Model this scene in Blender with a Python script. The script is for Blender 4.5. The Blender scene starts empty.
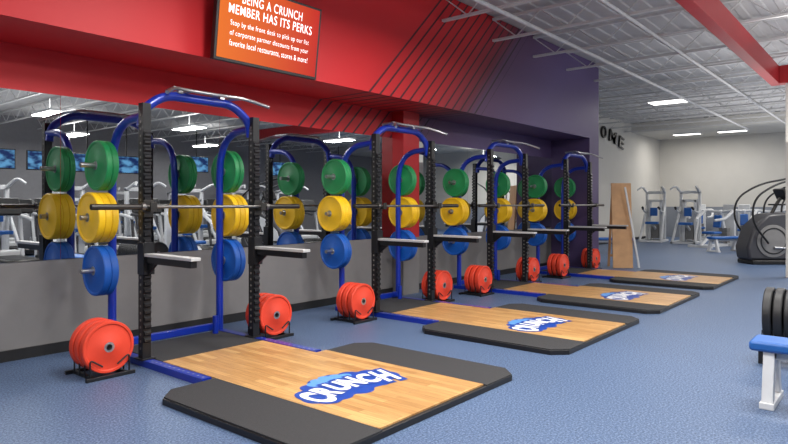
import bpy, bmesh, math, random
from mathutils import Vector, Matrix
random.seed(7)
S = bpy.context.scene
COL = S.collection
S.view_settings.view_transform = 'Standard'

# ------------------------------------------------------------ materials
def lin(c):
    o = []
    for v in c:
        v = v / 255.0
        o.append(v / 12.92 if v <= 0.04045 else ((v + 0.055) / 1.055) ** 2.4)
    return (o[0], o[1], o[2], 1.0)

def M(name, rgb, rough=0.5, metal=0.0, var=0.06, scale=8.0, bump=0.0, bscale=60.0, emit=0.0, coat=0.0):
    m = bpy.data.materials.new(name); m.use_nodes = True
    nt = m.node_tree; bs = nt.nodes['Principled BSDF']
    c = lin(rgb)
    tc = nt.nodes.new('ShaderNodeTexCoord')
    nz = nt.nodes.new('ShaderNodeTexNoise'); nz.inputs['Scale'].default_value = scale
    nz.inputs['Detail'].default_value = 4
    nt.links.new(tc.outputs['Object'], nz.inputs['Vector'])
    rp = nt.nodes.new('ShaderNodeValToRGB')
    rp.color_ramp.elements[0].position = 0.3; rp.color_ramp.elements[1].position = 0.7
    rp.color_ramp.elements[0].color = tuple(max(0, v * (1 - var)) for v in c[:3]) + (1,)
    rp.color_ramp.elements[1].color = tuple(min(1, v * (1 + var)) for v in c[:3]) + (1,)
    nt.links.new(nz.outputs['Fac'], rp.inputs['Fac'])
    nt.links.new(rp.outputs['Color'], bs.inputs['Base Color'])
    bs.inputs['Roughness'].default_value = rough
    bs.inputs['Metallic'].default_value = metal
    bs.inputs['Coat Weight'].default_value = coat
    if bump > 0:
        n2 = nt.nodes.new('ShaderNodeTexNoise'); n2.inputs['Scale'].default_value = bscale
        nt.links.new(tc.outputs['Object'], n2.inputs['Vector'])
        b = nt.nodes.new('ShaderNodeBump'); b.inputs['Strength'].default_value = bump
        b.inputs['Distance'].default_value = 0.01
        nt.links.new(n2.outputs['Fac'], b.inputs['Height'])
        nt.links.new(b.outputs['Normal'], bs.inputs['Normal'])
    if emit > 0:
        nt.links.new(rp.outputs['Color'], bs.inputs['Emission Color'])
        bs.inputs['Emission Strength'].default_value = emit
    return m

black = M('black_powder_coat', (24, 24, 27), 0.38, 0.2, bump=0.05, bscale=200)
blackp = M('black_plastic', (20, 20, 22), 0.45)
blue = M('blue_powder_coat', (14, 46, 158), 0.3, 0.1, coat=0.3)
steel = M('brushed_steel', (175, 175, 178), 0.3, 0.9)
chrome = M('satin_chrome', (175, 175, 178), 0.28, 0.9)
shaftm = M('worn_bar_steel', (120, 118, 116), 0.35, 0.9)
padsteel = M('bright_arm_steel', (190, 190, 190), 0.4, 0.2)
dsteel = M('dark_steel', (70, 68, 66), 0.35, 0.85)
holem = M('upright_hole_edge', (118, 116, 112), 0.5, 0.2)
mark = M('pale_marking', (150, 156, 180), 0.6)
mgreen = M('green_rubber', (26, 136, 76), 0.5)
myellow = M('yellow_rubber', (238, 190, 20), 0.5)
mblue = M('blue_rubber', (10, 86, 178), 0.5)
mred = M('red_rubber', (218, 62, 36), 0.55)
mblack = M('black_rubber', (30, 30, 32), 0.5)
rubber = M('black_rubber_mat', (46, 46, 48), 0.85, 0, 0.15, 120, bump=0.2, bscale=180)
greywall = M('grey_wall_paint', (120, 118, 118), 0.7, 0, 0.03)
whitewall = M('white_wall_paint', (200, 197, 190), 0.7, 0, 0.02, 2)
darkwall = M('mid_grey_wall_paint', (138, 138, 142), 0.8, 0, 0.05)
farband = M('blue_grey_wall_paint', (130, 135, 144), 0.7, 0, 0.03)
redpaint = M('red_paint', (170, 20, 28), 0.5, 0, 0.03)
redbeam = M('red_beam_paint', (158, 20, 28), 0.5, 0, 0.03)
frame_w = M('pale_grey_frame', (206, 208, 210), 0.4, 0.0)
midgrey = M('grey_plastic_panel', (120, 119, 118), 0.4)
darkgrey = M('dark_grey_plastic', (62, 62, 66), 0.4)
pad = M('blue_vinyl', (30, 92, 166), 0.45)
joistm = M('joist_grey_paint', (200, 199, 198), 0.6, 0.0)
deckm = M('ceiling_deck_grey', (180, 179, 179), 0.7, 0.0, 0.05, 3)
baseb = M('black_vinyl_base', (25, 25, 27), 0.5)
white = M('white_ink', (245, 245, 245), 0.5, 0, 0.0)
inkblue = M('blue_ink', (22, 66, 156), 0.45, 0, 0.02)
inksky = M('sky_blue_ink', (92, 148, 214), 0.45, 0, 0.02)
whitetx = M('screen_white', (255, 255, 255), 0.5, 0, 0.0, emit=0.85)
ply = M('tan_plywood', (190, 148, 106), 0.6, 0, 0.12, 5)
lamp = M('lamp_diffuser', (255, 252, 245), 0.5, 0, 0.0, emit=4)
mirror = M('mirror_glass', (215, 218, 220), 0.01, 1.0, 0.0)

def floor_mat():
    m = bpy.data.materials.new('blue_speckled_rubber_floor'); m.use_nodes = True
    nt = m.node_tree; bs = nt.nodes['Principled BSDF']
    tc = nt.nodes.new('ShaderNodeTexCoord')
    n1 = nt.nodes.new('ShaderNodeTexNoise'); n1.inputs['Scale'].default_value = 70; n1.inputs['Detail'].default_value = 8
    n1.inputs['Roughness'].default_value = 0.75
    n2 = nt.nodes.new('ShaderNodeTexNoise'); n2.inputs['Scale'].default_value = 0.6
    nt.links.new(tc.outputs['Object'], n1.inputs['Vector']); nt.links.new(tc.outputs['Object'], n2.inputs['Vector'])
    r = nt.nodes.new('ShaderNodeValToRGB')
    e = r.color_ramp.elements
    e[0].position = 0.38; e[0].color = lin((34, 50, 80))
    e[1].position = 0.64; e[1].color = lin((134, 152, 178))
    x = r.color_ramp.elements.new(0.5); x.color = lin((74, 98, 134))
    nt.links.new(n1.outputs['Fac'], r.inputs['Fac'])
    mx = nt.nodes.new('ShaderNodeMixRGB'); mx.blend_type = 'MULTIPLY'; mx.inputs[0].default_value = 0.2
    nt.links.new(r.outputs['Color'], mx.inputs[1]); nt.links.new(n2.outputs['Fac'], mx.inputs[2])
    nt.links.new(mx.outputs[0], bs.inputs['Base Color'])
    bs.inputs['Roughness'].default_value = 0.5
    return m
floorm = floor_mat()

def wood_mat():
    m = bpy.data.materials.new('maple_strip_wood'); m.use_nodes = True
    nt = m.node_tree; bs = nt.nodes['Principled BSDF']
    tc = nt.nodes.new('ShaderNodeTexCoord')
    mp = nt.nodes.new('ShaderNodeMapping'); mp.inputs['Rotation'].default_value = (0, 0, math.pi / 2)
    nt.links.new(tc.outputs['Object'], mp.inputs['Vector'])
    bk = nt.nodes.new('ShaderNodeTexBrick')
    bk.inputs['Color1'].default_value = lin((214, 172, 114)); bk.inputs['Color2'].default_value = lin((180, 134, 82))
    bk.inputs['Mortar'].default_value = lin((140, 100, 62))
    bk.inputs['Scale'].default_value = 1.0; bk.inputs['Mortar Size'].default_value = 0.0012
    bk.inputs['Brick Width'].default_value = 0.55; bk.inputs['Row Height'].default_value = 0.062
    nt.links.new(mp.outputs[0], bk.inputs['Vector'])
    mp2 = nt.nodes.new('ShaderNodeMapping'); mp2.inputs['Scale'].default_value = (14, 1.2, 1)
    nt.links.new(tc.outputs['Object'], mp2.inputs['Vector'])
    nz = nt.nodes.new('ShaderNodeTexNoise'); nz.inputs['Scale'].default_value = 4; nz.inputs['Detail'].default_value = 6
    nt.links.new(mp2.outputs[0], nz.inputs['Vector'])
    rp = nt.nodes.new('ShaderNodeValToRGB')
    rp.color_ramp.elements[0].position = 0.3; rp.color_ramp.elements[0].color = (0.70, 0.66, 0.60, 1)
    rp.color_ramp.elements[1].position = 0.7; rp.color_ramp.elements[1].color = (1.02, 1.0, .97, 1)
    nt.links.new(nz.outputs['Fac'], rp.inputs['Fac'])
    mx = nt.nodes.new('ShaderNodeMixRGB'); mx.blend_type = 'MULTIPLY'; mx.inputs[0].default_value = 0.9
    nt.links.new(bk.outputs['Color'], mx.inputs[1]); nt.links.new(rp.outputs['Color'], mx.inputs[2])
    nt.links.new(mx.outputs[0], bs.inputs['Base Color'])
    bs.inputs['Roughness'].default_value = 0.42
    return m
wood = wood_mat()

def mural_mat():
    m = bpy.data.materials.new('red_to_plum_mural_paint'); m.use_nodes = True
    nt = m.node_tree; bs = nt.nodes['Principled BSDF']; L = nt.links.new
    tc = nt.nodes.new('ShaderNodeTexCoord'); sx = nt.nodes.new('ShaderNodeSeparateXYZ')
    L(tc.outputs['Object'], sx.inputs[0])
    def math_(op, a, b=None):
        n = nt.nodes.new('ShaderNodeMath'); n.operation = op
        for i, v in enumerate((a, b)):
            if v is None: continue
            if isinstance(v, (int, float)): n.inputs[i].default_value = v
            else: L(v, n.inputs[i])
        return n.outputs[0]
    zz = math_('SUBTRACT', sx.outputs['Z'], 2.45)
    sk = math_('SUBTRACT', sx.outputs['X'], math_('MULTIPLY', zz, 1.0))   # skewed along the diagonal lines
    mr = nt.nodes.new('ShaderNodeMapRange'); mr.inputs['From Min'].default_value = 5.0; mr.inputs['From Max'].default_value = 13.0
    L(sk, mr.inputs['Value'])
    cr = nt.nodes.new('ShaderNodeValToRGB'); e = cr.color_ramp.elements
    e[0].position = 0.0; e[0].color = lin((204, 26, 34))
    e[1].position = 1.0; e[1].color = lin((78, 62, 104))
    a = e.new(0.22); a.color = lin((182, 24, 32))
    a = e.new(0.33); a.color = lin((116, 34, 52))
    a = e.new(0.37); a.color = lin((92, 60, 92))
    a = e.new(0.62); a.color = lin((94, 76, 122))
    L(mr.outputs[0], cr.inputs['Fac'])
    fr = math_('FRACT', math_('DIVIDE', sk, 0.21))
    st = math_('LESS_THAN', fr, 0.2)
    g1 = math_('GREATER_THAN', sk, 5.3); g2 = math_('LESS_THAN', sk, 8.2)
    st = math_('MULTIPLY', st, math_('MULTIPLY', g1, g2))
    mx = nt.nodes.new('ShaderNodeMixRGB'); L(math_('MULTIPLY', st, 0.92), mx.inputs[0])
    L(cr.outputs['Color'], mx.inputs[1]); mx.inputs[2].default_value = lin((40, 14, 28))
    L(mx.outputs[0], bs.inputs['Base Color']); bs.inputs['Roughness'].default_value = 0.55
    return m
mural = mural_mat()

def screen_mat(name, c1, c2, strength, scale=None):
    m = bpy.data.materials.new(name); m.use_nodes = True
    nt = m.node_tree; bs = nt.nodes['Principled BSDF']; L = nt.links.new
    tc = nt.nodes.new('ShaderNodeTexCoord')
    if scale:
        g = nt.nodes.new('ShaderNodeTexNoise'); g.inputs['Scale'].default_value = scale; L(tc.outputs['Generated'], g.inputs[0]); src = g.outputs['Fac']
    else:
        s2 = nt.nodes.new('ShaderNodeSeparateXYZ'); L(tc.outputs['Generated'], s2.inputs[0]); src = s2.outputs['X']
    r = nt.nodes.new('ShaderNodeValToRGB'); r.color_ramp.elements[0].color = lin(c1); r.color_ramp.elements[1].color = lin(c2)
    if scale:
        r.color_ramp.elements[0].position = 0.4; r.color_ramp.elements[1].position = 0.6
    L(src, r.inputs[0]); L(r.outputs[0], bs.inputs['Emission Color'])
    bs.inputs['Base Color'].default_value = (0.005, 0.005, 0.005, 1); bs.inputs['Specular IOR Level'].default_value = 0.1
    bs.inputs['Emission Strength'].default_value = strength; bs.inputs['Roughness'].default_value = 0.5
    return m
orange = screen_mat('orange_screen', (238, 116, 36), (202, 44, 36), 1.0)
bluescr = screen_mat('blue_screen_picture', (24, 50, 104), (110, 176, 226), 1.0, 3.0)

# ------------------------------------------------------------ mesh builder
class B:
    def __init__(s): s.bm = bmesh.new()
    def box(s, c, d, rot=None):
        r = bmesh.ops.create_cube(s.bm, size=1.0)
        mt = Matrix.Translation(Vector(c)) @ (rot.to_4x4() if rot else Matrix.Identity(4)) @ Matrix.Diagonal((d[0], d[1], d[2], 1))
        bmesh.ops.transform(s.bm, matrix=mt, verts=r['verts']); return s
    def box2(s, a, b):
        return s.box([(a[i] + b[i]) / 2 for i in range(3)], [abs(b[i] - a[i]) for i in range(3)])
    def cyl(s, p0, p1, r, r2=None, seg=18):
        p0 = Vector(p0); p1 = Vector(p1); d = p1 - p0
        q = Vector((0, 0, 1)).rotation_difference(d.normalized()).to_matrix().to_4x4()
        v = bmesh.ops.create_cone(s.bm, cap_ends=True, segments=seg, radius1=r, radius2=(r if r2 is None else r2), depth=d.length)['verts']
        bmesh.ops.transform(s.bm, matrix=Matrix.Translation((p0 + p1) / 2) @ q, verts=v); return s
    def tube(s, pts, r, seg=12):
        pts = [Vector(p) for p in pts]; n = len(pts); rings = []
        t0 = (pts[1] - pts[0]).normalized()
        up = Vector((0, 0, 1)) if abs(t0.z) < 0.9 else Vector((1, 0, 0))
        nrm = t0.cross(up).normalized(); pt = t0
        for i in range(n):
            t = (pts[min(i + 1, n - 1)] - pts[max(i - 1, 0)]).normalized()
            nrm = (pt.rotation_difference(t) @ nrm).normalized(); pt = t
            b = t.cross(nrm)
            rings.append([s.bm.verts.new(pts[i] + r * (math.cos(2 * math.pi * k / seg) * nrm + math.sin(2 * math.pi * k / seg) * b)) for k in range(seg)])
        for i in range(n - 1):
            for k in range(seg):
                s.bm.faces.new((rings[i][k], rings[i][(k + 1) % seg], rings[i + 1][(k + 1) % seg], rings[i + 1][k]))
        s.bm.faces.new(rings[0][::-1]); s.bm.faces.new(rings[-1]); return s
    def lathe(s, prof, axis='Y', c=(0, 0, 0), seg=48):
        rings = []
        for r, h in prof:
            ring = []
            for k in range(seg):
                a = 2 * math.pi * k / seg; u, v = r * math.cos(a), r * math.sin(a)
                p = {'X': (h, u, v), 'Y': (u, h, v), 'Z': (u, v, h)}[axis]
                ring.append(s.bm.verts.new((p[0] + c[0], p[1] + c[1], p[2] + c[2])))
            rings.append(ring)
        m = len(rings)
        for i in range(m):
            a, b = rings[i], rings[(i + 1) % m]
            for k in range(seg):
                s.bm.faces.new((a[k], a[(k + 1) % seg], b[(k + 1) % seg], b[k]))
        return s
    def prism(s, poly, z0, z1, plane='XY'):
        def P(u, v, w): return {'XY': (u, v, w), 'XZ': (u, w, v), 'YZ': (w, u, v)}[plane]
        a = [s.bm.verts.new(P(u, v, z0)) for u, v in poly]; b = [s.bm.verts.new(P(u, v, z1)) for u, v in poly]
        s.bm.faces.new(a[::-1]); s.bm.faces.new(b); n = len(poly)
        for i in range(n): s.bm.faces.new((a[i], a[(i + 1) % n], b[(i + 1) % n], b[i]))
        return s
    def obj(s, name, mat, parent=None, bevel=0.0, loc=None, smooth=True, more=None):
        if more:
            b2, mat2 = more
            for f in b2.bm.faces: f.material_index = 1
            tmp = bpy.data.meshes.new('tmp'); b2.bm.to_mesh(tmp); b2.bm.free()
            s.bm.from_mesh(tmp); bpy.data.meshes.remove(tmp)
        bmesh.ops.recalc_face_normals(s.bm, faces=s.bm.faces)
        me = bpy.data.meshes.new(name); s.bm.to_mesh(me); s.bm.free()
        if smooth:
            for p in me.polygons: p.use_smooth = True
            me.set_sharp_from_angle(angle=math.radians(35))
        me.materials.append(mat)
        if more: me.materials.append(mat2)
        o = bpy.data.objects.new(name, me); COL.objects.link(o)
        if parent: o.parent = parent
        if loc: o.location = loc
        if bevel > 0:
            md = o.modifiers.new('Bevel', 'BEVEL'); md.width = bevel; md.segments = 2; md.limit_method = 'ANGLE'; md.angle_limit = math.radians(40)
        return o

def fillet(pts, rad, n=7):
    pts = [Vector(p) for p in pts]; out = [pts[0]]
    for i in range(1, len(pts) - 1):
        a, b, c = pts[i - 1], pts[i], pts[i + 1]
        r = min(rad, (a - b).length * 0.49, (c - b).length * 0.49)
        p = b + (a - b).normalized() * r; q = b + (c - b).normalized() * r
        for k in range(n + 1):
            t = k / n; out.append((1 - t) ** 2 * p + 2 * t * (1 - t) * b + t * t * q)
    out.append(pts[-1]); return out

def thing(name, label, cat, loc=(0, 0, 0), rotz=0.0, group=None):
    e = bpy.data.objects.new(name, None); e.empty_display_size = 0.1; COL.objects.link(e)
    e.location = loc; e.rotation_euler = (0, 0, rotz); e['label'] = label; e['category'] = cat
    if group: e['group'] = group
    return e

def tag(o, label, cat, group=None):
    o['label'] = label; o['category'] = cat
    if group: o['group'] = group
    return o

def dup(root, loc=None, rotz=None, label=None):
    kids = {}
    for o in bpy.data.objects:
        if o.parent: kids.setdefault(o.parent, []).append(o)
    def rec(o, par):
        n = o.copy()
        COL.objects.link(n)
        if par is not None:
            n.parent = par; n.matrix_parent_inverse = o.matrix_parent_inverse.copy()
        for c in kids.get(o, []): rec(c, n)
        return n
    n = rec(root, None)
    if loc is not None: n.location = loc
    if rotz is not None: n.rotation_euler[2] = rotz
    if label: n['label'] = label
    return n

def structure(o): o['kind'] = 'structure'; return o

def text_mesh(body, size=1.0, extrude=0.0, offset=0.0, spacing=1.0):
    cu = bpy.data.curves.new('t', 'FONT'); cu.body = body; cu.size = size; cu.extrude = extrude; cu.offset = offset
    cu.align_x = 'CENTER'; cu.align_y = 'CENTER'; cu.space_character = spacing
    o = bpy.data.objects.new('t', cu); COL.objects.link(o)
    bpy.context.view_layer.update()
    me = bpy.data.meshes.new_from_object(o.evaluated_get(bpy.context.evaluated_depsgraph_get()))
    bpy.data.objects.remove(o); bpy.data.curves.remove(cu)
    return me

def fit_text(me, width, height=None):
    xs = [v.co.x for v in me.vertices]; ys = [v.co.y for v in me.vertices]
    w = max(xs) - min(xs); h = max(ys) - min(ys); cx = (max(xs) + min(xs)) / 2; cy = (max(ys) + min(ys)) / 2
    kx = width / w; ky = (height / h) if height else kx
    for v in me.vertices: v.co.x = (v.co.x - cx) * kx; v.co.y = (v.co.y - cy) * ky
    return me

# ------------------------------------------------------------ room shell
ZC = 4.55
structure(B().box2((-7, -12, -0.1), (29, 8.6, 0)).obj('floor', floorm, smooth=False))
b = B(); y = -12.0
prof = []
while y < 8.6:
    prof += [(y, ZC), (y + 0.11, ZC), (y + 0.13, ZC + 0.02), (y + 0.26, ZC + 0.02)]; y += 0.28
for i in range(len(prof) - 1):
    (y0, z0), (y1, z1) = prof[i], prof[i + 1]
    vs = [b.bm.verts.new(p) for p in ((-7, y0, z0), (29, y0, z0), (29, y1, z1), (-7, y1, z1))]
    b.bm.faces.new(vs)
vs = [b.bm.verts.new(p) for p in ((-7, -12, ZC + .12), (29, -12, ZC + .12), (29, 8.6, ZC + .12), (-7, 8.6, ZC + .12))]; b.bm.faces.new(vs)
structure(b.obj('ceiling', deckm, smooth=False))
structure(B().box2((-7, 6.2, 0), (13.6, 6.4, 0.89)).obj('wall_left', greywall, smooth=False))
structure(B().box2((-7, 6.2, 0.89), (13.6, 6.4, ZC)).obj('wall_left_upper', mural, smooth=False))
structure(B().box2((-7, 5.3, 2.86), (13.6, 6.2, ZC)).obj('wall_bulkhead', mural, smooth=False))
structure(B().box2((7.42, 5.97, 0.89), (7.82, 6.2, 2.86)).obj('wall_pier', redpaint, smooth=False))
structure(B().box2((7.42, 5.97, 0.0), (7.82, 6.2, 0.89)).obj('wall_pier_lower', greywall, smooth=False))
structure(B().box2((13.08, 5.3, 0), (13.6, 6.2, 2.86)).obj('wall_end_pier', mural, smooth=False))
structure(B().box2((13.4, 6.4, 0), (13.6, 8.4, ZC)).obj('wall_return', whitewall, smooth=False))
structure(B().box2((13.6, 8.2, 0), (28.2, 8.4, ZC)).obj('wall_side_far', whitewall, smooth=False))
structure(B().box2((28, -12, 1.3), (28.2, 8.2, ZC)).obj('wall_far', whitewall, smooth=False))
structure(B().box2((27.98, -12, 0), (28.2, 8.2, 1.3)).obj('wall_far_lower', farband, smooth=False))
structure(B().box2((24.4, -12, 4.2), (28.0, 8.2, ZC)).obj('wall_soffit', whitewall, smooth=False))
structure(B().box2((-7, -12.2, 0), (28.2, -12, ZC)).obj('wall_back', darkwall, smooth=False))
structure(B().box2((-7.2, -12, 0), (-7, 6.2, ZC)).obj('wall_near', darkwall, smooth=False))
structure(B().box2((-7, 6.185, 0), (7.42, 6.2, 0.1)).obj('baseboard_left', baseb, smooth=False))
structure(B().box2((7.82, 6.185, 0), (13.08, 6.2, 0.1)).obj('baseboard_left_far', baseb, smooth=False))
structure(B().box2((13.6, 8.185, 0), (28, 8.2, 0.1)).obj('baseboard_far', baseb, smooth=False))
structure(B().box2((3.0, 1.86, 3.74), (14.1, 2.02, 4.08)).obj('trim_1', redbeam, bevel=0.005))
structure(B().box2((13.85, -6.0, 3.74), (14.1, 1.86, 4.08)).obj('trim_2', redbeam, bevel=0.005))
structure(B().box2((13.9, 1.56, 0), (14.1, 1.76, 3.74)).obj('trim_3', whitewall, bevel=0.005))

edges = [-1.06, 0.71, 2.48, 4.25, 6.02, 7.42]
edges2 = [7.82, 9.58, 11.34, 13.08]
for E in (edges, edges2):
    for a, c in zip(E[:-1], E[1:]):
        o = B().box2((0, 0, 0), (c - a - 0.003, 0.008, 1.56)).obj('wall_mirror', mirror, smooth=False, loc=(a + 0.0015, 6.19, 0.89))
        tag(o, 'tall frameless mirror panel fixed on the wall behind the racks', 'mirror', 'mirror panels along the wall')

def joist(x, y0, y1):
    b = B()
    b.box2((-.03, y0, 4.47), (.03, y1, 4.51)); b.box2((-.03, y0, 4.12), (.03, y1, 4.155))
    n = int((y1 - y0) / 0.42)
    for i in range(n):
        a = y0 + (y1 - y0) * i / n; c = y0 + (y1 - y0) * (i + 1) / n
        z0, z1 = (4.14, 4.49) if i % 2 else (4.49, 4.14)
        b.cyl((0, a, z0), (0, c, z1), 0.010, seg=6)
    o = b.obj('ceiling_joist', joistm, loc=(x, 0, 0))
    tag(o, 'pale grey open web steel joist under the ceiling deck', 'ceiling joist', 'steel joists under the ceiling')
x = 4.6
while x < 24.3:
    joist(x, -11.9, 5.28 if x < 13.6 else 8.15)
    x += 1.45
for yy, zz, r in ((4.2, 4.02, 0.03), (3.0, 4.05, 0.025), (0.9, 4.0, 0.045), (-2.2, 4.03, 0.03)):
    o = B().cyl((0, 0, 0), (19.3, 0, 0), r).obj('ceiling_pipe', joistm, loc=(5.0, yy, zz))
    tag(o, 'pale grey conduit pipe running below the ceiling joists', 'pipe', 'pipes under the ceiling')
def panel(loc, size, e, up=0.2):
    r = thing('ceiling_light', 'flat rectangular white ceiling light panel, switched on', 'ceiling light', loc, group='ceiling light panels')
    B().box2((-size[0] / 2, -size[1] / 2, 0), (size[0] / 2, size[1] / 2, 0.05)).obj('housing', frame_w, r, bevel=0.005)
    B().box2((-size[0] / 2 + .03, -size[1] / 2 + .03, -0.008), (size[0] / 2 - .03, size[1] / 2 - .03, 0)).obj('diffuser', lamp, r)
    if loc[2] < 4.0: B().box2((-.01, -.01, 0.05), (.01, .01, 4.12 - loc[2])).obj('hanger', frame_w, r)
    for dn in (1, 0):
        if not dn and up <= 0: continue
        l = bpy.data.lights.new('panel_or_added_uplight', 'AREA'); l.shape = 'RECTANGLE'; l.size = size[0]; l.size_y = size[1]; l.energy = e if dn else e * up
        l.color = (1.0, 0.97, 0.93)
        o = bpy.data.objects.new('panel_or_added_uplight', l); COL.objects.link(o)
        if dn: o.location = (loc[0], loc[1], loc[2] - 0.03)
        else: o.location = (loc[0], loc[1], loc[2] + 0.08); o.rotation_euler = (math.pi, 0, 0)  # extra upward light added above the housing to lift deck and joists
panel((16.9, 4.75, 4.07), (0.6, 0.9), 60, 0)
panel((26.0, 6.6, 4.15), (0.4, 1.0), 45, 0)
panel((26.0, 5.0, 4.15), (0.4, 1.0), 45, 0)
PS = (0.45, 1.2)
for X in (-1.5, 2.5, 6.5, 10.5):
    for Y in (-4.5, 0.6):
        panel((X, Y, 3.75), PS, 110)
for X, Y in ((-1, 3.2), (3.2, 3.0), (5.6, 2.9)):
    panel((X, Y, 3.75), PS, 95, .15)
for X in (16, 21, 26):
    for Y in (-3.5, 0.2):
        panel((X, Y, 3.75), PS, 140)
for X in (4, 9, 14):
    panel((X, -9.0, 3.75), PS, 110)
for X, Y, e in ((8, -1.0, 115), (14.5, 0.5, 120), (21.5, 2.5, 110), (6, -7.5, 90), (1, 0, 50)):  # added unseen uplights without fixtures, only to brighten the ceiling
    l = bpy.data.lights.new('added_ceiling_fill', 'AREA'); l.shape = 'SQUARE'; l.size = 5.0; l.energy = e; l.color = (1.0, .98, .96)
    o = bpy.data.objects.new('added_ceiling_fill', l); COL.objects.link(o); o.location = (X, Y, 2.6); o.rotation_euler = (math.pi, 0, 0)

# ------------------------------------------------------------ power rack
W = 1.18
RX = [2.76, 5.83, 8.62, 11.50]
RY = 5.14
def build_rack():
    r = thing('squat_rack', 'black and blue steel half rack with plate storage pegs', 'squat rack', (RX[0], RY, 0), group='row of squat racks')
    for x in (0, W):
        b2 = B()
        for k in range(34):
            z = 0.15 + k * 0.062
            b2.cyl((x - .0385, 0, z), (x - .0395, 0, z), 0.012, seg=10)
            b2.cyl((x + .0385, 0, z), (x + .0395, 0, z), 0.012, seg=10)
        u = B().box2((x - .038, -.038, 0.0), (x + .038, .038, 2.3)).obj('upright', black, r, more=(b2, holem))
        b = B()
        prof_ = [(-.036, .2)]
        for k in range(30):
            z = 0.2 + k * 0.062
            prof_ += [(-.06, z + .012), (-.06, z + .03), (-.042, z + .046), (-.042, z + .058)]
        prof_ += [(-.036, .2 + 30 * .062)]
        b.prism(prof_, x - .03, x + .03, 'YZ')
        b.obj('catch_strip', black, u, smooth=False)
        rear = [(x, .6, .02), (x, .6, 1.72), (x, .58, 1.92), (x, .5, 2.08), (x, .34, 2.17), (x, .04, 2.19)]
        B().tube(fillet(rear, .12), .038, 14).obj('rear_tube', blue, r)
        b2 = B()
        for k in range(13):
            b2.cyl((x, -.9 + k * .07, .0552), (x, -.9 + k * .07, .0565), .010, seg=10)
        f = B().box2((x - .042, -.95, 0), (x + .042, .68, .055)).obj('foot', blue, r, more=(b2, mark))
        B().box2((x - .065, -.07, .055), (x + .065, .07, .067)).obj('base_plate', black, r, bevel=.002)
        b = B(); b.box2((x - .045, -.072, 1.3), (x + .045, -.06, 1.45)); b.box2((x - .03, -.145, 1.35), (x + .03, -.06, 1.375)); b.box2((x - .03, -.16, 1.35), (x + .03, -.145, 1.43))
        b.obj('bar_hook', dsteel, r, bevel=.003)
        a = B().box2((x - .03, -.77, .90), (x + .03, -.075, .957)).obj('spotter_arm', black, r, bevel=.004)
        B().box2((x - .045, -.8, .958), (x + .045, -.07, .985)).obj('arm_pad', padsteel, a, bevel=.004)
        b = B(); b.box2((x - .05, -.075, .8), (x + .05, -.065, 1.08)); b.box2((x - .052, -.075, .8), (x - .042, .03, 1.08)); b.box2((x + .042, -.075, .8), (x + .052, .03, 1.08))
        b.prism([(-.07, .8), (-.07, .92), (-.24, .92)], x - .01, x + .01, 'YZ')
        b.obj('arm_bracket', black, a, bevel=.002)
        sg = -1 if x == 0 else 1
        for z in (1.77, 1.29, .80):
            b = B(); b.cyl((x + sg * .03, .6, z), (x + sg * .29, .6, z), .0235, seg=16); b.cyl((x + sg * .03, .6, z), (x + sg * .04, .6, z), .05, seg=16)
            b.obj('storage_peg', steel, r)
    arch = [(0, .06, 2.1), (.02, .06, 2.26), (.22, .06, 2.41), (W - .22, .06, 2.41), (W - .02, .06, 2.26), (W, .06, 2.1)]
    B().tube(fillet(arch, .16, 9), .042, 14).obj('top_arch', blue, r)
    B().box2((0, .57, .06), (W, .63, .13)).obj('lower_crossmember', blue, r, bevel=.006)
    b = B()
    b.tube(fillet([(.04, -.3, 2.37), (.22, -.12, 2.455), (.44, -.04, 2.465), (W - .44, -.04, 2.465), (W - .22, -.12, 2.455), (W - .04, -.3, 2.37)], .1), .0165)
    b.tube(fillet([(.22, -.12, 2.455), (.28, .16, 2.46), (W - .28, .16, 2.46), (W - .22, -.12, 2.455)], .1), .0165)
    for x in (.44, W - .44): b.tube([(x, -.04, 2.465), (x, .16, 2.46)], .016)
    b.box2((.34, .02, 2.44), (.39, .1, 2.465)); b.box2((W - .39, .02, 2.44), (W - .34, .1, 2.465))
    b.obj('pull_up_bar', chrome, r)
    B().cyl((W - .16, .44, .056), (W - .16, .44, .24), .03).obj('bar_holder', blue, r)
    return r
rack = build_rack()
racks = [rack] + [dup(rack, (x, RY, 0)) for x in RX[1:]]

def build_bar():
    r = thing('barbell', 'long steel barbell resting on the rack hooks', 'barbell', (RX[0] + W / 2, RY - .103, 1.39), group='barbells on the racks')
    B().cyl((-.66, 0, 0), (.66, 0, 0), .015).obj('shaft', shaftm, r)
    for s in (-1, 1):
        B().cyl((s * .66, 0, 0), (s * 1.1, 0, 0), .025).obj('sleeve', dsteel, r)
        B().cyl((s * .65, 0, 0), (s * .68, 0, 0), .038).obj('sleeve_collar', shaftm, r)
    return r
bar = build_bar()
for x in RX[1:]: dup(bar, (x + W / 2, RY - .103, 1.39))

# ------------------------------------------------------------ bumper plates
def build_plate(mat, t, axis, R=.225):
    r = thing('weight_plate', '', 'weight plate')
    h = t / 2
    prof = [(.026, -h), (.052, -h), (.058, -h + .004), (.1, -h + .005), (.108, -h + .009), (R - .03, -h + .009), (R - .022, -h), (R - .006, -h), (R, -h + .008),
            (R, h - .008), (R - .006, h), (R - .022, h), (R - .03, h - .009), (.108, h - .009), (.1, h - .005), (.058, h - .004), (.052, h), (.026, h)]
    B().lathe(prof, axis).obj('disc', mat, r)
    B().lathe([(.0245, -h - .001), (.042, -h - .001), (.042, h + .001), (.0245, h + .001)], axis, seg=32).obj('hub', steel, r)
    return r
temp = {}
def place_plate(key, mat, t, axis, loc, label, group, R=.232):
    k = (key, axis)
    if k not in temp:
        p = build_plate(mat, t, axis, R); temp[k] = p; p.location = loc
    else:
        p = dup(temp[k], loc)
    p['label'] = label; p['group'] = group
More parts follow.
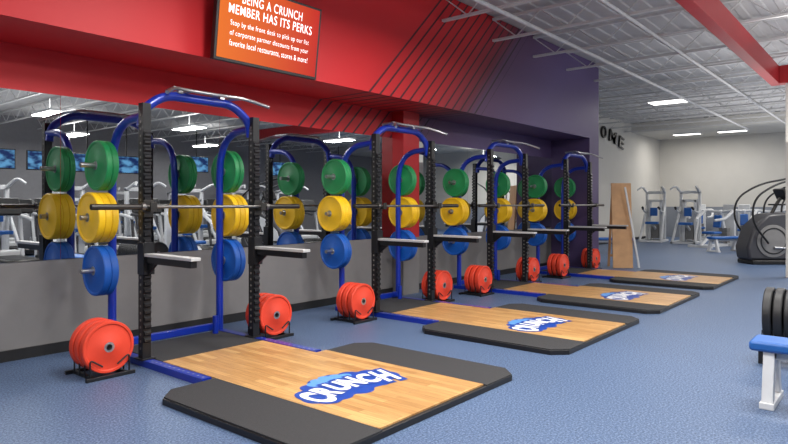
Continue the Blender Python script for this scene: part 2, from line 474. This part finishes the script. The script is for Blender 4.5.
for xr in RX:
    for sg, x0 in ((-1, xr), (1, xr + W)):
        for key, mat, z, ts in (('green', mgreen, 1.77, .055), ('yellow', myellow, 1.29, .06), ('blue', mblue, .80, .065)):
            n = 3 if key == 'yellow' else 2
            off = .045
            for i in range(n):
                place_plate(key, mat, ts, 'X', (x0 + sg * (off + ts / 2 + i * (ts + .002)), RY + .6, z),
                            f'{key} rubber bumper plate stored on a rack peg', f'{key} bumper plates on the pegs')
    for cx, cy in ((xr - .38, RY - .12), (xr + W + .256, RY - .03)):
        r = thing('plate_holder', 'low black metal floor holder for upright weight plates', 'plate rack', (cx, cy, 0), group='floor plate holders')
        b = B()
        for s in (-1, 1): b.box2((s * .13 - .015, -.06, .0), (s * .13 + .015, .34, .03))
        for y in (-.05, .33): b.box2((-.2, y - .015, 0), (.2, y + .015, .03))
        b.obj('base_frame', black, r, bevel=.003)
        for k in range(4):
            y = -.035 + k * .095
            B().tube(fillet([(-.16, y, .02), (-.16, y, .17), (-.06, y, .1)], .03, 4), .007, 8).obj('divider_rod', black, r)
            B().tube(fillet([(.16, y, .02), (.16, y, .17), (.06, y, .1)], .03, 4), .007, 8).obj('divider_rod', black, r)
        for i in range(3):
            place_plate('red', mred, .07, 'Y', (cx, cy + .0125 + i * .095, .245),
                        'red rubber bumper plate standing upright in a floor holder', 'red bumper plates in floor holders', .212)

# ------------------------------------------------------------ lifting platforms
def build_platform(x0):
    r = thing('lifting_platform', 'wood and black rubber lifting platform with printed emblem', 'lifting platform', (x0, 0, 0), group='lifting platforms')
    a, c, y0, y1, k = -.47, 1.77, 2.42, 4.15, .13
    def chamf(x0_, x1_, left, right):
        p = []
        p += [(x0_ + k, y0), ] if left else [(x0_, y0)]
        p += [(x1_ - k, y0), (x1_, y0 + k)] if right else [(x1_, y0)]
        p += [(x1_, y1 - k), (x1_ - k, y1)] if right else [(x1_, y1)]
        p += [(x0_ + k, y1), (x0_, y1 - k), (x0_, y0 + k)] if left else [(x0_, y1)]
        return p
    B().prism(chamf(a, c, True, True), 0, .044).obj('base', blackp, r, bevel=.004)
    B().prism(chamf(a + .01, .05, True, False), .044, .055).obj('rubber_mat', rubber, r, bevel=.003)
    B().prism(chamf(1.25, c - .01, False, True), .044, .055).obj('rubber_mat', rubber, r, bevel=.003)
    ye = 4.93
    w = B().prism([(.052, y0 + .03), (1.248, y0 + .03), (1.248, y1), (1.125, y1), (1.125, ye), (.055, ye), (.055, y1), (.052, y1)], .02, .055).obj('wood_deck', wood, r, smooth=False)
    B().prism([(.055, ye + .003), (1.125, ye + .003), (1.125, 5.7), (.055, 5.7)], .0, .055).obj('rubber_mat', rubber, r, bevel=.003)
    cx, cy = .575, 3.22
    # lobed irregular splash: rounded lobes of different size around the word
    def blob(cx_, cy_, lobes, n=140):
        out = []
        for i in range(n):
            t = 2 * math.pi * i / n; best = 0
            for (ax, ay, rr) in lobes:
                # ray / circle intersection from the centre
                bq = ax * math.cos(t) + ay * math.sin(t); cq = ax * ax + ay * ay - rr * rr
                dq = bq * bq - cq
                if dq > 0: best = max(best, bq + math.sqrt(dq))
            out.append((cx_ + best * math.cos(t), cy_ + best * math.sin(t)))
        return out
    lobes = [(0, 0, .2), (-.36, -.06, .12), (-.22, -.13, .1), (-.02, -.14, .11), (.2, -.12, .1), (.37, -.05, .12), (.34, .1, .09), (.2, .17, .1),
             (.06, .22, .09), (-.09, .2, .1), (-.23, .16, .08), (-.36, .08, .07), (-.13, .0, .2), (.13, 0, .2)]
    em = B().prism(blob(cx, cy, lobes), .055, .0562).obj('emblem', inkblue, w, smooth=False)
    lob2 = [(0, 0, .06), (-.15, .0, .055), (-.07, .04, .06), (.02, .06, .055), (.11, .03, .055), (.18, -.01, .05)]
    B().prism(blob(cx - .01, cy + .2, lob2), .0562, .0568).obj('emblem_sky_fill', inksky, em, smooth=False)  # light blue fill printed as part of the emblem
    L = 'CRUNCH'
    for nm, mt, off, z, gw, gh in (('emblem_lettering_outline', inkblue, .12, .0575, .21, .42), ('emblem_lettering', white, .05, .0585, .144, .33)):
        vs = []; fs = []
        for i, ch in enumerate(L):
            me = fit_text(text_mesh(ch, 1.0, 0.0, off), gw, gh * (1.05, .86, .80, .84, .86, 1.05)[i])
            ang = (.2, .1, .02, -.02, -.1, -.2)[i]
            ox = (i - 2.5) * .146; oy = (-.03, .02, .05, .05, .02, -.03)[i] - .02
            base = len(vs)
            for v in me.vertices:
                xx = v.co.x * math.cos(ang) - v.co.y * math.sin(ang); yy = v.co.x * math.sin(ang) + v.co.y * math.cos(ang)
                vs.append((cx + ox + xx * .95 + yy * .06, cy + oy + yy * .88, z + i * .00012))
            for p in me.polygons: fs.append([base + k_ for k_ in p.vertices])
            bpy.data.meshes.remove(me)
        me = bpy.data.meshes.new(nm); me.from_pydata(vs, [], fs); me.materials.append(mt)
        o = bpy.data.objects.new(nm, me); COL.objects.link(o); o.parent = em
    return r
plat = build_platform(RX[0])
for x in RX[1:]: dup(plat, (x, 0, 0))

# ------------------------------------------------------------ wall television with message
def build_tv():
    r = thing('television', 'large wall-mounted screen showing white text on orange', 'television', (4.10, 5.10, 2.81))
    r.rotation_euler = (math.radians(7), 0, 0)
    w, h = 1.34, .78
    B().box2((-w / 2, -.0, 0), (w / 2, .06, h)).obj('casing', blackp, r, bevel=.005)
    s = B().box2((-w / 2 + .03, -.004, .03), (w / 2 - .03, 0.001, h - .025)).obj('screen', orange, r, smooth=False)
    for txt, z, ww, hh, off in (('BEING A CRUNCH', .635, .78, .092, .006), ('MEMBER HAS ITS PERKS', .515, 1.08, .092, .006),
                           ('Stop by the front desk to pick up our list', .375, 1.02, .066, -.004), ('of corporate partner discounts from your', .28, 1.02, .066, -.004),
                           ('favorite local restaurants, stores & more!', .185, 1.02, .066, -.004)):
        me = fit_text(text_mesh(txt, 1.0, 0, off, 1.1), ww, hh)
        for v in me.vertices:
            v.co = Vector((v.co.x, -.006, v.co.y + z))
        me.materials.clear(); me.materials.append(whitetx)
        o = bpy.data.objects.new('message_text', me); COL.objects.link(o); o.parent = s
    B().box2((-.2, .06, .2), (.2, .222, .5)).obj('wall_bracket', black, r)
build_tv()

r = thing('wall_lettering', 'black arched welcome lettering on the white wall', 'sign', (20.5, 8.15, 3.92))
for i, ch in enumerate('WELCOME'):
    me = fit_text(text_mesh(ch, 1.0, .03, .002), (.68 if ch in 'WM' else .46), .42)
    ang = -(i - 3) * .07
    for v in me.vertices:
        xx = v.co.x * math.cos(ang) - v.co.y * math.sin(ang); yy = v.co.x * math.sin(ang) + v.co.y * math.cos(ang)
        v.co = Vector((xx, v.co.z, yy))
    me.materials.clear(); me.materials.append(blackp)
    o = bpy.data.objects.new('letter', me); COL.objects.link(o); o.parent = r
    o.location = ((i - 3) * .88, 0, .06 - .03 * (i - 3) ** 2)

# ------------------------------------------------------------ other equipment
r = thing('wooden_board', 'tall tan plywood board leaning on a folding timber leg', 'board', (13.66, 4.78, 0), rotz=math.radians(-50))
R1 = Matrix.Rotation(math.radians(-4), 3, 'X')
B().box((0, 0.06, .94), (.44, .03, 1.88), R1).obj('panel', ply, r, bevel=.004)
b = B(); b.box((-.17, .29, .88), (.05, .03, 1.8), Matrix.Rotation(math.radians(8), 3, 'X')); b.box((.17, .29, .88), (.05, .03, 1.8), Matrix.Rotation(math.radians(8), 3, 'X')); b.box((0, .385, .25), (.38, .03, .05))
b.obj('back_leg', ply, r, bevel=.003)
B().box((.18, -.06, .9), (.04, .03, 1.8), Matrix.Rotation(math.radians(-10), 3, 'Y')).obj('side_brace', frame_w, r, bevel=.003)

def build_bench(loc, rotz, label, group=None, L=1.2):
    r = thing('flat_bench', label, 'bench', loc, rotz, group)
    B().box2((-.15, -L / 2, .38), (.15, L / 2, .45)).obj('seat_pad', pad, r, bevel=.02)
    for s in (-1, 1):
        b = B(); y = s * (L / 2 - .12)
        b.prism([(-.21, 0), (-.13, 0), (-.03, .37), (-.12, .37)], y - .035, y + .035, 'XZ')
        b.prism([(.21, 0), (.13, 0), (.03, .37), (.12, .37)], y - .035, y + .035, 'XZ')
        b.box2((-.22, y - .045, 0), (.22, y + .045, .045)); b.box2((-.12, y - .035, .33), (.12, y + .035, .38))
        b.obj('leg', frame_w, r, bevel=.005)
    B().box2((-.03, -L / 2 + .1, .31), (.03, L / 2 - .1, .37)).obj('spine', frame_w, r, bevel=.005)
    return r
build_bench((5.1, .25, 0), 0, 'flat bench with blue vinyl pad and pale grey steel legs')

PX, PY = 6.42, .28
r = thing('plate_trolley', 'low black steel rack holding upright black plates', 'plate rack', (PX, PY, 0))
b = B()
for x in (-.14, .14): b.box2((x - .02, -.62, .12), (x + .02, .72, .16))
for y in (-.6, .7):
    b.box2((-.16, y - .02, .10), (.16, y + .02, .14))
    for x in (-.14, .14): b.box2((x - .02, y - .02, 0), (x + .02, y + .02, .12))
b.obj('base_frame', black, r, bevel=.004)
for k in range(16):
    y = .69 - k * .082
    B().box2((-.16, y - .004, .15), (-.145, y + .004, .30)).obj('divider', dsteel, r)
for i in range(15):
    place_plate('black', mblack, .066, 'Y', (PX, PY + .649 - i * .082, .43),
                'black ribbed rubber plate standing upright in a low rack', 'black plates in the low rack', .235)

def build_elliptical():
    r = thing('elliptical_trainer', 'grey and black elliptical trainer with slim curved handles', 'elliptical trainer', (17.2, 2.2, 0), rotz=math.radians(-50), group='elliptical trainers')
    B().box2((-.95, -.32, .0), (1.1, .32, .1)).obj('base_frame', blackp, r, bevel=.02)
    pts = [(-1.0, .1), (.75, .1), (.9, .3), (.75, .7), (.35, 1.0), (-.15, 1.22), (-.55, 1.18), (-.88, .88), (-1.04, .4)]
    B().prism(pts, -.28, .28, 'XZ').obj('drive_housing', darkgrey, r, bevel=.06)
    for s in (-1, 1):
        B().prism([(-.15, 1.08), (.2, .96), (.6, .68), (.74, .38), (.45, .2), (.05, .25), (.12, .5), (-.12, .85)], s * .282, s * .3, 'XZ').obj('side_panel', frame_w, r, bevel=.006)
        B().lathe([(.001, s * .283), (.38, s * .283), (.38, s * .3), (.32, s * .31), (.001, s * .31)], 'Y', (-.45, 0, .55), 36).obj('side_disc', midgrey, r)
        B().lathe([(.28, s * .309), (.31, s * .309), (.31, s * .318), (.28, s * .318)], 'Y', (-.45, 0, .55), 36).obj('disc_ring', blackp, r)
        B().tube(fillet([(-.6, s * .36, .5), (-1.0, s * .38, 1.0), (-.95, s * .38, 1.55), (-.4, s * .36, 1.9), (.65, s * .3, 2.1)], .45, 12), .024).obj('moving_handle', blackp, r)
        B().tube([(-.45, s * .33, .4), (1.1, s * .33, .35)], .03).obj('pedal_arm', steel, r)
        B().box2((.55, s * .3 - .1, .38), (.95, s * .3 + .1, .43)).obj('pedal', blackp, r, bevel=.01)
    B().tube(fillet([(-.35, 0, 1.1), (-.2, 0, 1.4), (-.1, 0, 1.55)], .1), .04).obj('console_post', dsteel, r)
    B().box((-.08, 0, 1.65), (.08, .4, .28), Matrix.Rotation(math.radians(-25), 3, 'Y')).obj('console', blackp, r, bevel=.02)
    B().tube(fillet([(0.0, -.28, 1.4), (-.25, -.25, 1.4), (-.25, .25, 1.4), (0.0, .28, 1.4)], .08), .02).obj('fixed_handle', blackp, r)
    return r
ell = build_elliptical()
dup(ell, (19.6, 1.95, 0))

def build_assist(loc, rotz, label):
    r = thing('assisted_pull_up_machine', label, 'exercise machine', loc, rotz, 'strength machines by the wall')
    b = B()
    for s in (-1, 1):
        x = s * .34
        b.box2((x - .05, .28, 0), (x + .05, .40, 2.05))
        b.tube([(x, .3, 2.02), (x * 1.05, -.25, 2.2)], .05, 8)
        b.tube([(x, .34, 1.5), (x * 1.2, -.65, .08)], .05, 8)
        b.box2((x * 1.2 - .05, -.75, 0), (x * 1.2 + .05, .5, .09))
    b.box2((-.39, .28, 1.95), (.39, .40, 2.07)); b.box2((-.46, .42, 0), (.46, .52, .09)); b.box2((-.46, -.75, 0), (.46, -.67, .08))
    b.obj('frame', frame_w, r, bevel=.01)
    for s in (-1, 1):
        B().tube(fillet([(s * .36, -.2, 2.19), (s * .38, -.42, 2.24), (s * .52, -.55, 2.1)], .12), .035).obj('pull_up_handle', frame_w, r)
        B().tube(fillet([(s * .34, .25, 1.2), (s * .33, -.3, 1.25), (s * .3, -.6, 1.38)], .1), .035).obj('dip_handle', frame_w, r)
        B().tube([(s * .32, -.5, 1.34), (s * .3, -.64, 1.4)], .045).obj('dip_grip', blackp, r)
    B().box2((-.24, -.5, .72), (.24, -.2, .82)).obj('knee_pad', pad, r, bevel=.02)
    B().box((0, -.02, 1.22), (.28, .08, .34)).obj('back_pad', pad, r, bevel=.02)
    B().tube([(0, .3, .5), (0, -.35, .74)], .05, 8).obj('lever_arm', frame_w, r)
    B().box2((-.05, .0, 1.15), (.05, .3, 1.25)).obj('pad_mount', frame_w, r)
    b = B()
    for k in range(12): b.box2((-.14, .22, .12 + k * .05), (.14, .42, .165 + k * .05))
    b.obj('weight_stack', midgrey, r)
    b = B()
    for x in (-.22, .22): b.box2((x - .05, .2, .05), (x + .05, .45, 1.7))
    b.box2((-.26, .2, 1.62), (.26, .45, 1.72)); b.obj('stack_guard', frame_w, r, bevel=.005)
    r.scale = (.92, .92, .92)
    return r
def build_seatmachine(loc, rotz, label):
    r = thing('seated_press_machine', label, 'exercise machine', loc, rotz, 'seated machines by the wall')
    b = B(); b.box2((-.06, -.8, 0), (.06, .8, .09)); b.box2((-.4, -.8, 0), (.4, -.7, .08)); b.box2((-.4, .7, 0), (.4, .8, .08))
    b.tube([(0, .75, .05), (0, .35, 1.2)], .06, 8); b.tube([(0, -.7, .05), (0, -.15, .46)], .05, 8); b.obj('frame', frame_w, r, bevel=.0)
    B().box2((-.22, -.35, .43), (.22, .1, .51)).obj('seat', pad, r, bevel=.03)
    B().box((0, .2, .84), (.26, .08, .42), Matrix.Rotation(math.radians(-12), 3, 'X')).obj('backrest', pad, r, bevel=.03)
    for s in (-1, 1):
        B().tube(fillet([(s * .05, .4, 1.15), (s * .48, .3, 1.2), (s * .48, -.2, .92), (s * .3, -.45, .88)], .12), .045).obj('press_arm', frame_w, r)
    b = B()
    for k in range(10): b.box2((-.14, .5, .12 + k * .05), (.14, .68, .165 + k * .05))
    b.obj('weight_stack', midgrey, r)
    B().box2((-.2, .82, .0), (.2, .92, 1.4)).obj('stack_shroud', frame_w, r, bevel=.02)
    return r
am = build_assist((24.2, 7.3, 0), math.radians(-85), 'tall pale grey assisted pull-up machine with blue pads')
am2 = build_assist((24.0, 6.05, 0), math.radians(-90), 'pale grey dip machine with blue pads and weight stack')
sm = build_seatmachine((22.4, 4.85, 0), math.radians(-110), 'pale grey press machine with blue seat and backrest')
dup(sm, (26.6, 6.3, 0), math.radians(-80))
dup(sm, (25.4, 4.5, 0), math.radians(-80))
dup(sm, (23.3, 3.4, 0), math.radians(-100))
dup(sm, (26.8, 3.0, 0), math.radians(-80))
dup(sm, (24.8, 2.2, 0), math.radians(-70))
build_bench((20.4, 4.1, 0), math.radians(60), 'small flat bench with blue pad near the machines')
build_bench((21.0, 2.9, 0), math.radians(-50), 'small flat bench with blue pad near the machines')
build_bench((17.6, 6.5, 0), math.radians(40), 'flat bench with blue pad beside the timber board')

# ------------------------------------------------------------ area seen in the mirrors
def build_treadmill():
    r = thing('treadmill', 'black and silver treadmill with upright console', 'treadmill', (0, 0, 0), group='row of treadmills')
    B().box2((-.4, -.9, .04), (.4, .9, .2)).obj('deck', dsteel, r, bevel=.03)
    B().box2((-.27, -.85, .2), (.27, .75, .207)).obj('belt', blackp, r)
    B().box2((-.4, -.95, 0), (.4, -.6, .32)).obj('motor_cover', frame_w, r, bevel=.04)
    for s in (-1, 1):
        B().tube(fillet([(s * .42, -.55, .1), (s * .42, -.75, 1.15), (s * .42, -.3, 1.1), (s * .42, .0, 1.05)], .12), .04).obj('side_post', darkgrey if s < 0 else frame_w, r)
    B().box((0, -.75, 1.35), (.85, .1, .45), Matrix.Rotation(math.radians(25), 3, 'X')).obj('console', blackp, r, bevel=.03)
    return r
tm = build_treadmill(); tm.location = (4.0, -3.2, 0)
for row, yy in enumerate((-3.2, -6.9, -9.1)):
    for k in range(10):
        if row == 0 and k == 0: continue
        dup(tm, (4.0 + k * 1.2 + row * .4, yy, 0), 0)
for k in range(7): dup(am, (3.6 + k * 1.9, -5.1, 0), math.radians(180))
for k in range(7): dup(am2, (4.6 + k * 2.4, -11.2, 0), math.radians(180))
dup(ell, (3.5, -1.2, 0), math.radians(90)); dup(ell, (11.0, -1.2, 0), math.radians(90)); dup(sm, (8.5, -1.2, 0), math.radians(180))
def build_htv(loc):
    r = thing('hanging_television', 'flat screen showing a blue broadcast, hung from the ceiling', 'television', loc, group='hanging televisions')
    B().box2((-.5, -.06, -.3), (.5, 0, .3)).obj('casing', blackp, r, bevel=.01)
    B().box2((-.47, 0, -.27), (.47, .005, .27)).obj('screen', bluescr, r)
    B().cyl((0, -.03, .3), (0, -.03, 4.12 - loc[2]), .02).obj('ceiling_pole', black, r)
for X, Z in ((6.4, 2.75), (7.7, 2.75), (9.0, 2.75), (10.3, 2.75), (13.0, 2.9), (14.3, 2.9), (17.0, 2.9), (20.5, 2.9)):
    build_htv((X, -8.0, Z))

# ------------------------------------------------------------ world and camera
w = bpy.data.worlds.new('World'); S.world = w; w.use_nodes = True
w.node_tree.nodes['Background'].inputs[0].default_value = (0.6, 0.65, 0.75, 1); w.node_tree.nodes['Background'].inputs[1].default_value = 0.3
cam = bpy.data.cameras.new('camera'); co = bpy.data.objects.new('camera', cam); COL.objects.link(co)
cam.sensor_width = 36; cam.lens = 615 * 36 / 788; cam.shift_y = -18 / 788
co.location = (0, 0, 1.415); co.rotation_euler = (math.radians(90), 0, math.radians(39.7 - 90))
S.camera = co
